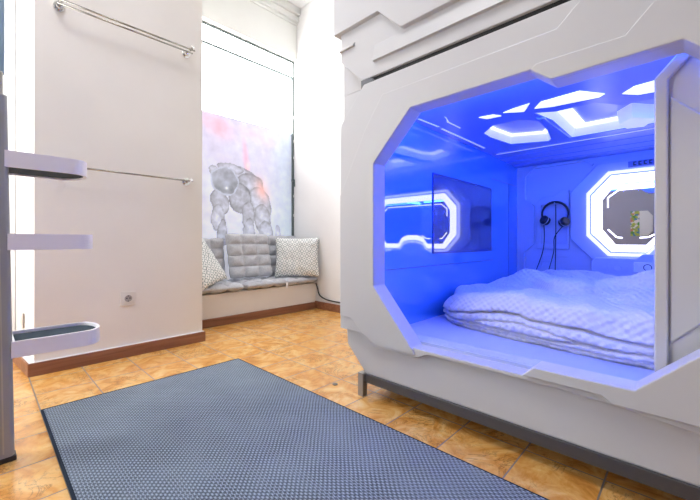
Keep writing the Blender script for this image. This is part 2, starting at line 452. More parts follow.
# cable by the bench
c = link('power_cable', tube(bmesh.new(), smooth_path([(2.485, 2.885, .27), (2.486, 2.86, .22), (2.487, 2.83, .15), (2.487, 2.74, .115), (2.486, 2.62, .105), (2.487, 2.4, .10), (2.487, 2.1, .09)]), .0065, 8), M['cable'], smooth=True)
tag(origin_to(c, (2.487, 2.6, .1)), 'dark cable running from the bench corner along the white wall', 'cable')
# floor drain dot
d = disc(bmesh.new(), (0, 0, 0), (0, 0, 1), .013, .003, 24)
q = link('floor_stop', d, M['steel'], loc=(1.232, 1.283, 0)); tag(q, 'tiny round metal stud set in the tiles beside the pod leg', 'floor stud')

# rug
rg = bmesh.new(); box(rg, .184, 1.078, -.02, 1.968, 0.0, .008)
rug = link('rug', rg, M['rug']); tag(origin_to(rug, (.63, 1.0, 0)), 'blue-grey woven rug lying flat on the orange tiles', 'rug')
hm = PR([[(.176, -.034), (1.083, -.034), (1.083, 1.973), (.176, 1.973)], [(.185, -.019), (1.078, -.019), (1.078, 1.968), (.185, 1.968)]], 'z', 0, .010)
link('hem', hm, M['hem'], rug, bev=.003)

# ladder with oval treads
lad = empty('bunk_ladder', (.06, 1.62, 0), 'metal bunk ladder with oval white treads at the left edge', 'ladder')
link('lower_rail', PR([[(-.03, 1.60), (.070, 1.60), (.079, 1.609), (.079, 1.64), (-.03, 1.64)]], 'z', .012, 1.195, [[(-.04, 1.60), (.052, 1.60), (.061, 1.609), (.061, 1.64), (-.04, 1.64)]]), M['ladder_steel'], lad, bev=.003)
link('rail_groove', PR([[(.050, 1.598), (.054, 1.598), (.054, 1.602), (.050, 1.602)]], 'z', .03, 1.17, [[(.034, 1.598), (.038, 1.598), (.038, 1.602), (.034, 1.602)]]), M['ladder_light'], lad)
link('rail_foot', B(-.034, .083, 1.597, 1.643, 0, .016), M['black_plastic'], lad, bev=.002)
link('rail_collar', B(-.03, .051, 1.604, 1.636, 1.19, 1.27), M['ladder_light'], lad, bev=.004)
link('upper_rail', B(-.03, .055, 1.608, 1.632, 1.265, 2.55), M['ladder_blue'], lad, bev=.004)
def stadium(x0, x1, y0, y1, n=10):
    r_ = (y1 - y0) / 2; c_ = (y0 + y1) / 2; pts = [(x0, y0)]
    ex = .075
    for k in range(n * 2 + 1):
        a = -PI / 2 + PI * k / (2 * n); pts.append((x1 - ex + ex * math.cos(a) ** .6 if math.cos(a) > 1e-6 else x1 - ex, c_ + r_ * math.sin(a)))
    pts.append((x0, y1)); return pts
for zb, dx in ((.335, 0), (.690, -.022), (.962, -.040)):
    out = stadium(.07 + dx * .4, .326 + dx, 1.60, 1.80); inn = stadium(.08 + dx * .4, .317 + dx, 1.609, 1.791)
    tr = link('tread', PR([out, inn], 'z', zb, zb + .054), M['tread_white'], lad, bev=.004)
    link('grip_pad', PR([inn], 'z', zb + .006, zb + .042), M['tread_dark'], tr)

# ================================================================== CUSHIONS
def tufted(name, w, d, th, nx, ny, m, seed=0, puff=1.0):
    "square tufted pad, lying in XY, z from 0"
    bm = bmesh.new(); N = 48; top = []; bot = []
    for j in range(N + 1):
        rt = []; rb = []
        for i in range(N + 1):
            u, v = i / N, j / N
            e = min(u, 1 - u, v, 1 - v)
            ed = min(1, (e / .10)) ; ed = math.sqrt(max(0, 1 - (1 - ed) ** 2))
            fx = abs(math.sin(PI * nx * u)); fy = abs(math.sin(PI * ny * v))
            tf = (.34 + .66 * (min(fx, fy) ** .5)) * (.72 + .28 * (fx * fy) ** .5)
            wob = noise.noise(Vector((u * 7 + seed, v * 7, seed))) * .10 + noise.noise(Vector((u * 22, v * 22, seed))) * .05
            h = th * (ed * tf * (1 + wob) * .5 * puff)
            cr = 1 - .035 * (1 - abs(math.sin(PI * nx * u))) * (1 if e < .06 else 0)
            inx = .018 * math.sin(PI * v) - .01; 
            x = (u - .5) * w * (1 - .03 * (1 - fy) * (abs(u - .5) * 2) ** 3); y = (v - .5) * d * (1 - .03 * (1 - fx) * (abs(v - .5) * 2) ** 3)
            rt.append(bm.verts.new((x, y, th / 2 + h)))
            rb.append(bm.verts.new((x, y, th / 2 - h * .96)) if 0 < i < N and 0 < j < N else rt[-1])
        top.append(rt); bot.append(rb)
    for j in range(N):
        for i in range(N):
            bm.faces.new((top[j][i], top[j][i + 1], top[j + 1][i + 1], top[j + 1][i]))
            q_ = [bot[j][i], bot[j + 1][i], bot[j + 1][i + 1], bot[j][i + 1]]
            bm.faces.new(q_)
    return link(name, bm, m, smooth=True)
def pillow(name, w, d, th, m, seed):
    bm = bmesh.new(); N = 36; top = []; bot = []
    for j in range(N + 1):
        rt = []; rb = []
        for i in range(N + 1):
            u, v = i / N * 2 - 1, j / N * 2 - 1
            h = th / 2 * (max(0, (1 - u ** 4) * (1 - v ** 4))) ** .55
            h *= 1 + .16 * noise.noise(Vector((u * 2.5 + seed, v * 2.5, seed)))
            k = 1 - .07 * (1 - v * v) * abs(u) ** 2; k2 = 1 - .07 * (1 - u * u) * abs(v) ** 2
            wr = .012 * noise.noise(Vector((u * 5, v * 5, seed * 2)))
            x, y = u * w / 2 * k, v * d / 2 * k2
            rt.append(bm.verts.new((x, y, h + (wr if abs(u) < 1 and abs(v) < 1 else 0))))
            rb.append(bm.verts.new((x, y, -h + wr * .5)) if 0 < i < N and 0 < j < N else rt[-1])
        top.append(rt); bot.append(rb)
    for j in range(N):
        for i in range(N):
            bm.faces.new((top[j][i], top[j][i + 1], top[j + 1][i + 1], top[j + 1][i]))
            bm.faces.new([bot[j][i], bot[j + 1][i], bot[j + 1][i + 1], bot[j][i + 1]])
    return link(name, bm, m, smooth=True)
sg = 'grey tufted pads lying on the bench'
for k, (x, w, lab) in enumerate(((1.395, .475, 'grey tufted seat pad at the left end of the window bench'),
                                 (1.865, .445, 'grey tufted seat pad in the middle of the window bench'),
                                 (2.292, .395, 'grey tufted seat pad at the right end under the patterned cushion'))):
    o = tufted('seat_cushion', w, .43, .085, 3, 3, M['grey_fabric'], seed=k * 3.1 + 1, puff=.95)
    o.location = (x, 3.06, .2705); o.rotation_euler = (math.radians(0), 0, math.radians((-1, 1.5, -1)[k])); tag(o, lab, 'cushion', sg)
    if k == 1:
        o2 = link('care_tag', B(.195, .222, -.222, -.219, -.01, .045), M['socket_white'], o, loc=(0, 0, 0))
bg = 'grey tufted back cushions'
for k, (x, y, w, h, rz, tilt, zb, lab) in enumerate(((1.41, 3.235, .41, .40, 1, 82, .347, 'grey tufted back cushion half hidden behind the left patterned pillow'),
                                        (1.835, 3.170, .46, .44, -2, 76, .355, 'large grey tufted cushion standing upright at the centre of the bench'),
                                        (2.285, 3.245, .40, .43, 0, 84, .349, 'grey tufted back cushion squeezed between centre cushion and right patterned pillow'))):
    o = tufted('back_cushion', w, h, .095 if k == 1 else .07, 3, 4, M['grey_fabric'], seed=k * 5.3 + 9)
    a = math.radians(tilt); o.rotation_euler = (a, 0, math.radians(rz))
    o.location = (x, y, zb + h / 2 * math.sin(a)); tag(o, lab, 'cushion', bg)
pg = 'white patterned throw pillows'
o = pillow('throw_pillow', .46, .42, .11, M['pillow'], 4)
o.rotation_euler = (math.radians(78), 0, math.radians(-40)); o.location = (2.290, 2.955, .553)
tag(o, 'white diamond-print pillow in the right corner of the window bench', 'pillow', pg)
o = pillow('throw_pillow', .42, .32, .09, M['pillow'], 11)
o.rotation_mode = 'QUATERNION'
xa = Vector((-.15, .15, .34)).normalized(); ya = Vector((.40, .15, .05)); ya = (ya - xa * ya.dot(xa)).normalized(); nn = xa.cross(ya)
o.rotation_quaternion = Matrix((xa, ya, nn)).transposed().to_quaternion(); o.location = (1.300, 2.965, .530)
tag(o, 'white diamond-print pillow leaning at the left end of the window bench', 'pillow', pg)

# ================================================================== LOWER POD
XF = 1.215                                  # front skin
YL, YR = 1.238, -1.20                       # outer sides
PB, PT = .106, 1.437                        # bottom and top of the shell
IY0, IY1, XB = -.96, 1.02, 3.05             # inner sides and back
pod = empty('sleeping_pod', (2.2, .03, 0), 'white lower sleeping pod with an octagonal opening glowing blue inside', 'sleeping pod')
# frame under the body
for k, (x, y) in enumerate(((1.236, 1.102), (3.05, 1.102), (1.236, -1.02), (3.05, -1.02))):
    lg = link('leg', B(x - .015, x + .015, y - .016, y + .016, 0, .108), M['leg_steel'], pod, bev=.002)
fr = bmesh.new()
box(fr, 1.232, 1.262, -1.0, 1.118, .066, .107); box(fr, 3.03, 3.06, -1.0, 1.118, .066, .107)
box(fr, 1.262, 3.03, 1.09, 1.118, .066, .107); box(fr, 1.262, 3.03, -1.03, -1.0, .066, .107)
link('base_frame', fr, M['steel'], pod, bev=.002)
link('base_deck', B(1.27, 3.12, YR, 1.13, PB, .285), M['pod'], pod, bev=.006)
link('mattress_deck', B(1.285, XB, IY0, IY1, .285, .298), M['deck'], pod)

OPEN = [(1.012, .520), (1.012, 1.065), (.817, 1.262), (.365, 1.262), (.305, 1.212), (.009, 1.218), (-.15, 1.06), (-.15, .565), (.105, .323), (.352, .323), (.39, .286), (.812, .286)]
back_open = [(1.020, .520), (1.020, 1.065), (.822, 1.270), (.36, 1.270), (.30, 1.222), (.006, 1.226), (-.16, 1.066), (-.16, .56), (.10, .315), (.35, .315), (.388, .280), (.816, .280)]
# lower apron band with chamfered corner
apr = PR([[(1.228, .292), (1.178, .292), (1.150, .20), (1.126, .164), (1.082, PB), (YR + .14, PB), (YR, .25), (YR, .292)]], 'x', XF + .012, 1.285)
apr = PR([[(1.09, .310), (1.208, .310), (1.200, .22), (1.150, .172), (1.085, PB), (YR + .14, PB), (YR, .25), (YR, .281), (1.03, .281)]], 'x', XF + .022, 1.285)
link('lower_apron', apr, M['pod'], pod, bev=.005)
# main frame skin
skin_out = [(1.228, .297), (1.228, 1.28), (1.100, 1.405), (1.060, PT), (YR + .14, PT), (YR, 1.28), (YR, .25), (.165, .25), (.135, .262), (-.02, .252)]
skin = [(1.228, .297), (1.228, 1.28), (1.075, PT), (YR + .14, PT), (YR, 1.28), (YR, .240), (-.02, .245), (.15, .262), (.30, .271), (.742, .272), (.792, .248), (1.02, .248), (1.085, .295)]
FS = link('front_frame', PR([skin, OPEN], 'x', XF, 1.29), M['pod'], pod, bev=.003)
# raised inner panels, slightly proud of the skin
def raised(name, loop, h=.009, inset=.007, holes=()):
    cx = sum(p[0] for p in loop) / len(loop); cz_ = sum(p[1] for p in loop) / len(loop)
    return link(name, PR([loop], 'x', XF - h, XF + .01), M['pod'], pod, bev=.0035, seg=2)
raised('raised_panel', [(1.222, .36), (1.222, .94), (1.062, 1.225), (.962, 1.358), (.290, 1.364), (.215, PT - .002), (.052, PT - .002), (.052, 1.341), (.123, 1.27), (.340, 1.270), (.366, 1.2625), (.817, 1.2625), (1.0125, 1.065), (1.0125, .520), (.812, .2855), (.797, .262), (1.013, .262), (1.098, .308), (1.150, .356)][:])
raised('raised_panel', [(-.15, .57), (.105, .3225), (.352, .3225), (.388, .289), (.176, .287), (.155, .270), (-1.1, .262), (-1.15, .40), (-1.15, 1.2), (-1.0, PT - .03), (.06, PT - .03), (.06, 1.345), (.125, 1.275), (.30, 1.275), (.345, 1.275), (.363, 1.261), (.304, 1.2125), (.009, 1.2185), (-.1505, 1.06)][:], h=.015)
# body shell
link('side_shell', B(1.25, 3.15, 1.06, YL, .30, PT), M['pod'], pod, bev=.001)
link('side_shell', B(1.25, 3.15, YR, -1.0, .12, PT), M['pod'], pod, bev=.006)
link('rear_shell', B(3.10, 3.15, -1.0, 1.06, .12, PT), M['pod'], pod)
link('roof_shell', B(1.285, 3.10, -1.0, 1.06, 1.405, PT), M['pod'], pod)
# inner side panels (gloss) with a fine joint
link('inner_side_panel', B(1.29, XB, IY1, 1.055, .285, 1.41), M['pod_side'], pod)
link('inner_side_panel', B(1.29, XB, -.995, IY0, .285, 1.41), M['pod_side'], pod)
for x0_, x1_, z_ in ((1.32, 1.95, .86 - .15), (2.40, 3.03, 1.17)):
    pass
jn = bmesh.new()
box(jn, 2.52, 3.05, IY1 - .0015, IY1 + .001, 1.165, 1.168); box(jn, 1.30, 2.55, IY1 - .0015, IY1 + .001, .583, .586); box(jn, 2.86, 2.863, IY1 - .0015, IY1 + .001, .30, 1.165)
link('panel_joint', jn, M['tv_frame'], pod)
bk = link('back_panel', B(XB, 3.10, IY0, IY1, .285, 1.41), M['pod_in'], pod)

# ---- ceiling: gloss slab with openings for the big light wells
CH = 1.333
YC = .03
def mir(L): return [(x, 2 * YC - y) for x, y in L][::-1]
hexA = [(1.985, .845), (1.882, .750), (1.882, .615), (1.975, .555), (2.33, .575), (2.42, .625), (2.33, .816), (2.10, .85)]
hexB = [(1.835, .535), (1.885, .455), (1.885, .300), (2.005, .215), (2.005, -.155), (1.885, -.24), (1.885, -.395), (1.835, -.475), (1.95, -.49), (2.43, -.44), (2.43, .50), (2.02, .50)]
slab = [(1.29, IY0), (XB, IY0), (XB, IY1), (1.29, IY1)]
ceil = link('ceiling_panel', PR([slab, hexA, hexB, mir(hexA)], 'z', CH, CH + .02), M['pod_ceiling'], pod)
def shrink(L, k):
    cx = sum(p[0] for p in L) / len(L); cy_ = sum(p[1] for p in L) / len(L)
    return [(cx + (x - cx) * k, cy_ + (y - cy_) * k) for x, y in L]
for L, k in ((hexA, .93), (hexB, .96), (mir(hexA), .93)):
    # bevelled well above each opening, with an opal top and a lit rim
    wl = bmesh.new(); n = len(L); S1 = shrink(L, 1.0); S2 = shrink(L, k)
    a = [wl.verts.new((x, y, CH + .004)) for x, y in S1]; b = [wl.verts.new((x, y, CH + .045)) for x, y in S2]
    for i in range(n): wl.faces.new((a[i], a[(i + 1) % n], b[(i + 1) % n], b[i]))
    c1 = [wl.verts.new((x, y, CH + .060)) for x, y in S2]
    for i in range(n): wl.faces.new((b[i], b[(i + 1) % n], c1[(i + 1) % n], c1[i]))
    well = link('light_well', wl, M['led_soft'], ceil)
    link('opal_panel', PR([shrink(L, k * .999)], 'z', CH + .056, CH + .062), M['pod_in'], well)
    S3, S4 = shrink(L, k * .99), shrink(L, k * .87)
    link('light_rim', PR([S3, S4], 'z', CH + .046, CH + .054), M['led_white'], well)
def slot(L, soft=False):
    link('light_slot', PR([L], 'z', CH - .003, CH + .004), M['led_soft' if soft else 'led_white'], ceil, bev=.001)
s0 = [(1.708, .752), (1.718, .685), (1.762, .662), (1.756, .730)]
s1 = [(1.725, .640), (1.703, .585), (1.690, .512), (1.778, .563)]
s2 = [(1.770, .515), (1.705, .470), (1.690, .322), (1.795, .252), (1.818, .275), (1.80, .45)]
s5 = [(1.845, .200), (1.790, .157), (1.779, .093), (1.779, -.033), (1.79, -.097), (1.845, -.14), (1.90, -.094), (1.91, -.04), (1.91, .10), (1.90, .154)]
for L in (s0, s1, s2): slot(L); slot(mir(L))
slot(s5)
# raised diagonal rib between the two big wells, and a small pendant detail
link('ceiling_rib', PR([[(1.90, .545), (1.93, .515), (2.40, .50), (2.44, .56), (2.40, .60), (2.0, .535)]], 'z', CH - .012, CH + .002), M['pod_ceiling'], ceil, bev=.003)
link('lamp_boss', PR([[(2.20, .20), (2.30, .12), (2.42, .17), (2.40, .24), (2.28, .26)]], 'z', CH - .01, CH + .056, [shrink([(2.20, .20), (2.30, .12), (2.42, .17), (2.40, .24), (2.28, .26)], 1.15)]), M['led_soft'], ceil)
# stepped soffit along the back wall
for x0_, z0_ in ((2.52, CH - .003), (2.66, CH - .006), (2.80, CH - .010), (2.92, CH - .014)):
    link('soffit_step', B(x0_, XB, IY0, IY1, z0_, CH + .001 - .0005), M['pod_ceiling' if z0_ > CH - .02 else 'pod_in'], ceil, bev=.003)
link('soffit_light_line', B(2.515, 2.523, IY0, .98, CH - .005, CH - .002), M['led_soft'], ceil)
for L in ([(1.40, .985), (1.415, .985), (1.415, .93), (1.40, .93)], [(1.52, .985), (1.70, .975), (1.70, .965), (1.52, .975)], [(1.74, .98), (2.30, .98), (2.30, .968), (1.74, .968)], [(1.58, .87), (1.60, .87), (1.66, .90), (1.80, .90), (1.80, .892), (1.67, .892)]):
    link('light_line', PR([L], 'z', CH - .002, CH + .002), M['led_soft'], ceil)
# LED strips behind the opening header and at the foot of the side panel
link('hidden_led_strip', B(1.296, 1.302, -.9, .98, CH - .058, CH - .008), M['led_blue'], ceil)
link('hidden_led_strip', B(1.32, 3.0, IY0 + .002, IY0 + .006, CH - .05, CH - .02), M['led_blue'], ceil)

# ---- back wall: octagonal collar, ring light, mirror
def octa(y0, y1, z0, z1, cy_, cz_): return [(y1, z0 + cz_), (y1, z1 - cz_), (y1 - cy_, z1), (y0 + cy_, z1), (y0, z1 - cz_), (y0, z0 + cz_), (y0 + cy_, z0), (y1 - cy_, z0)]
yl, yr = .529, .529 - 2 * (.529 - YC)
def bumpy(y1, z0, z1, cy_, cz_, bh):
    y0 = 2 * YC - y1
    return [(y1, z0 + cz_), (y1, z1 - cz_), (y1 - cy_, z1), (y0 + cy_, z1), (y0, z1 - cz_), (y0, z0 + cz_), (y0 + cy_, z0),
            (YC - .17, z0), (YC - .12, z0 + bh * .75), (YC - .05, z0 + bh), (YC + .05, z0 + bh), (YC + .12, z0 + bh * .75), (YC + .17, z0), (y1 - cy_, z0)]
R1 = bumpy(.529, .618, 1.199, .125, .14, .085); R0 = bumpy(.512, .636, 1.181, .12, .135, .085); R2 = bumpy(.436, .694, 1.112, .075, .105, .085)
collar = bumpy(.635, .55, 1.262, .19, .22, .12)
co_ = link('ring_collar', PR([[(.635, .735), (.635, 1.075), (.47, 1.262), (-.41, 1.262), (-.575, 1.075), (-.575, .735), (-.41, .56), (.47, .56)]], 'x', 3.018, XB, None), M['pod_in'], bk, bev=.006)
link('ring_bezel', PR([R1, R0], 'x', 2.996, 3.03), M['led_white'], bk, bev=.003)
RB = bumpy(.500, .648, 1.168, .115, .13, .083)
link('ring_channel', PR([R0, RB], 'x', 3.006, 3.03), M['pod_in'], bk)
link('ring_light', PR([RB, R2], 'x', 3.003, 3.03), M['led_ring'], bk)
mir_o = link('mirror', PR([R2], 'x', 3.008, 3.028), M['mirror'], bk)
# lit corner marks on the mirror
def mark(pts, w=.006):
    bm = bmesh.new()
    for (a, b), (c_, d_) in zip(pts[:-1], pts[1:]):
        v = Vector((c_ - a, d_ - b)).normalized(); nrm = Vector((-v.y, v.x)) * w / 2
        prism(bm, [[(a + nrm.x, b + nrm.y), (c_ + nrm.x, d_ + nrm.y), (c_ - nrm.x, d_ - nrm.y), (a - nrm.x, b - nrm.y)]], 'x', 3.0055, 3.0085)
    link('mirror_light_mark', bm, M['led_ring'], mir_o)
mark([(.405, .95), (.405, 1.02), (.345, 1.068), (-.28, 1.075)], .008); mark([(.405, .80), (.355, .745), (.325, .742)], .009); mark([(.235, .742), (.19, .745), (.14, .775)], .009)
mark([(-.345, .95), (-.345, 1.02), (-.285, 1.068)], .008)

# niche with ridge outline behind the headphones
def ridge(pts, w=.012, h=.010, name='niche_ridge', m=None, x=XB):
    bm = bmesh.new()
    for (a, b), (c_, d_) in zip(pts[:-1], pts[1:]):
        v = Vector((c_ - a, d_ - b)); L_ = v.length; v.normalize(); nrm = Vector((-v.y, v.x)) * w / 2; e = v * w * .3
        prism(bm, [[(a - e.x + nrm.x, b - e.y + nrm.y), (c_ + e.x + nrm.x, d_ + e.y + nrm.y), (c_ + e.x - nrm.x, d_ + e.y - nrm.y), (a - e.x - nrm.x, b - e.y - nrm.y)]], 'x', x - h, x + .001)
    return link(name, bm, m or M['pod_in'], bk, bev=.002)
ridge([(.50, 1.27), (.54, 1.305), (.885, 1.300), (.955, 1.24), (.955, 1.05), (.895, .995), (.895, .70), (.965, .63), (.965, .32)], .016, .022)
ridge([(.83, .98), (.83, .60), (.86, .42)], .008, .006)
ridge([(.66, .60), (.85, .60)], .006, .006); ridge([(.66, .565), (.88, .565)], .006, .006)
pl_ = link('niche_plate', PR([[(.865, .66), (.865, 1.02), (.82, 1.06), (.74, 1.06), (.70, 1.10), (.645, 1.10), (.645, .66)], [(.835, .70), (.835, 1.0), (.66, 1.0), (.66, .70)]], 'x', 3.026, XB), M['pod_in'], bk, bev=.003)
# vent strip above the ring
vt = link('vent_strip', B(3.006, 3.019, -.19, .295, 1.213, 1.253), mat('blue_grey_vent', (.16, .2, .45), .4), bk, bev=.002)
vs = bmesh.new()
for k in range(17):
    y = .268 - k * .027
    prism(vs, [[(y, 1.248), (y - .017, 1.248), (y - .017, 1.242), (y - .007, 1.240), (y - .007, 1.231), (y - .017, 1.228), (y - .017, 1.222), (y, 1.222)]], 'x', 3.004, 3.0065)
link('vent_slots', vs, M['black_plastic'], vt)
# control console under the ring
cs = link('control_console', PR([[(.50, .36), (.50, .575), (.475, .605), (.25, .605), (.215, .635), (-.20, .635), (-.24, .605), (-.40, .605), (-.43, .36)]], 'x', 2.975, XB), M['pod_in'], bk, bev=.008)
for y in (.415, .345, .300):
    link('knob', disc(bmesh.new(), (2.975, y, .535), (-1, 0, 0), .014 if y != .345 else .02, .012, 20), M['pod_in'], cs, bev=.002)
for (y0_, y1_, z0_, z1_) in ((.12, .262, .515, .582), (-.10, .17, .565, .625)):
    spl = link('socket_plate', B(2.962, 2.976, y0_, y1_, z0_, z1_), M['socket_white'], cs, bev=.006, seg=3)
    rc = PR([[((y0_ + y1_) / 2 + .022 * math.cos(a * PI / 10), (z0_ + z1_) / 2 + .022 * math.sin(a * PI / 10)) for a in range(20)], [((y0_ + y1_) / 2 + .018 * math.cos(a * PI / 10), (z0_ + z1_) / 2 + .018 * math.sin(a * PI / 10)) for a in range(20)]], 'x', 2.959, 2.964)
    disc(rc, (2.963, (y0_ + y1_) / 2 + .009, (z0_ + z1_) / 2), (-1, 0, 0), .0042, .001, 10); disc(rc, (2.963, (y0_ + y1_) / 2 - .009, (z0_ + z1_) / 2), (-1, 0, 0), .0042, .001, 10)
    link('socket_face', rc, M['black_plastic'], spl)


# ---- sliding door drawn to the right
dl = [(.070, .30), (.070, 1.174), (.028, 1.222), (-.05, 1.30), (-.93, 1.30), (-.93, .30)]
door = link('sliding_door', PR([dl], 'x', 1.318, 1.35), M['pod'], pod, bev=.004)
link('door_edge', PR([dl, [(.041, .305), (.041, 1.165), (.0, 1.21), (-.06, 1.27), (-.90, 1.27), (-.90, .305)]], 'x', 1.304, 1.322), M['pod'], door, bev=.004)
link('door_panel', PR([[(.038, .435), (.038, 1.12), (-.12, .96), (-.12, .60)]], 'x', 1.313, 1.322), M['pod'], door, bev=.004)
link('door_track', B(1.292, 1.36, IY0, 0.95, .288, .300), M['pod_in'], pod)
link('hidden_led_strip', B(1.327, 1.345, .0690, .0704, .34, 1.15), M['rim_fill'], door)  # added glow, hidden behind the door edge, turns the opening rim blue
# hinge tab and corner bracket at the seam
bkt = bmesh.new(); prism(bkt, [[(1.098, 1.461), (1.098, 1.400), (1.083, 1.432), (1.02, 1.444), (1.04, 1.461)]], 'x', 1.222, 1.234)
link('corner_bracket', bkt, M['steel'], pod)
link('seam_shade_fill', B(1.235, 3.1, YR + .1, 1.06, PT, 1.462), M['gap'], pod)  # black fill stands in for the shade in the gap between the pods

# ---- television on the gloss side panel
tv = link('television', B(1.728, 2.515, 1.0165, IY1, .655, 1.090), M['tv'])
tag(origin_to(tv, (2.12, 1.02, .87)), 'flat dark screen mounted on the glossy blue side panel inside the pod', 'television')
link('bezel', PR([[(1.722, .649), (2.521, .649), (2.521, 1.096), (1.722, 1.096)], [(1.732, .659), (2.511, .659), (2.511, 1.086), (1.732, 1.086)]], 'y', 1.0158, IY1), M['tv_frame'], tv)

# ---- headphones on their hook
hp = empty('headphones', (3.0, .73, .93), 'black over-ear headphones hanging by the headband in the pod niche', 'headphones')
hc = (3.0, .728, .925)
arc = [(2.99, hc[1] + .088 * math.cos(t), hc[2] + .088 * math.sin(t)) for t in [math.radians(-25 + 230 * k / 28) for k in range(29)]]
link('headband', tube(bmesh.new(), arc, [.005 + .004 * math.sin(PI * k / 28) for k in range(29)], 10), M['black_plastic'], hp, smooth=True)
for cy_, cz_, tl in ((hc[1] + .066, hc[2] - .048, .5), (hc[1] - .062, hc[2] - .064, -.75)):
    cup = bmesh.new(); ax = Vector((-.55, tl * .9, .35)).normalized()
    c0 = Vector((2.985, cy_, cz_))
    tube(cup, [c0 - ax * .028, c0 - ax * .022, c0 + ax * .018, c0 + ax * .026], [.022, .032, .034, .026], 22)
    ob = link('ear_cup', cup, M['black_plastic'], hp, smooth=False, bev=.002)
    rb = bmesh.new(); tube(rb, [c0 + ax * -.003, c0 + ax * .003], [.0355, .0355], 22); link('silver_ring', rb, M['silver_plastic'], ob)
for pts in ([(2.975, .80, .86), (2.99, .80, .75), (2.985, .81, .64), (2.97, .85, .50)], [(2.975, .665, .84), (2.99, .73, .75), (2.985, .735, .64), (2.97, .765, .50)]):
    link('cable', tube(bmesh.new(), smooth_path(pts), .0032, 6), M['black_plastic'], hp, smooth=True)
hk = link('hook', tube(bmesh.new(), smooth_path([(3.045, .728, 1.01), (3.01, .728, 1.0), (2.985, .728, .998), (2.975, .728, 1.005)], 5), .005, 8), M['pod_in'], bk, smooth=True)
link('hanging_cord', tube(bmesh.new(), smooth_path([(2.985, .722, .995), (2.99, .722, .8), (2.985, .725, .5)], 6), .0032, 6), M['black_plastic'], hp, smooth=True)

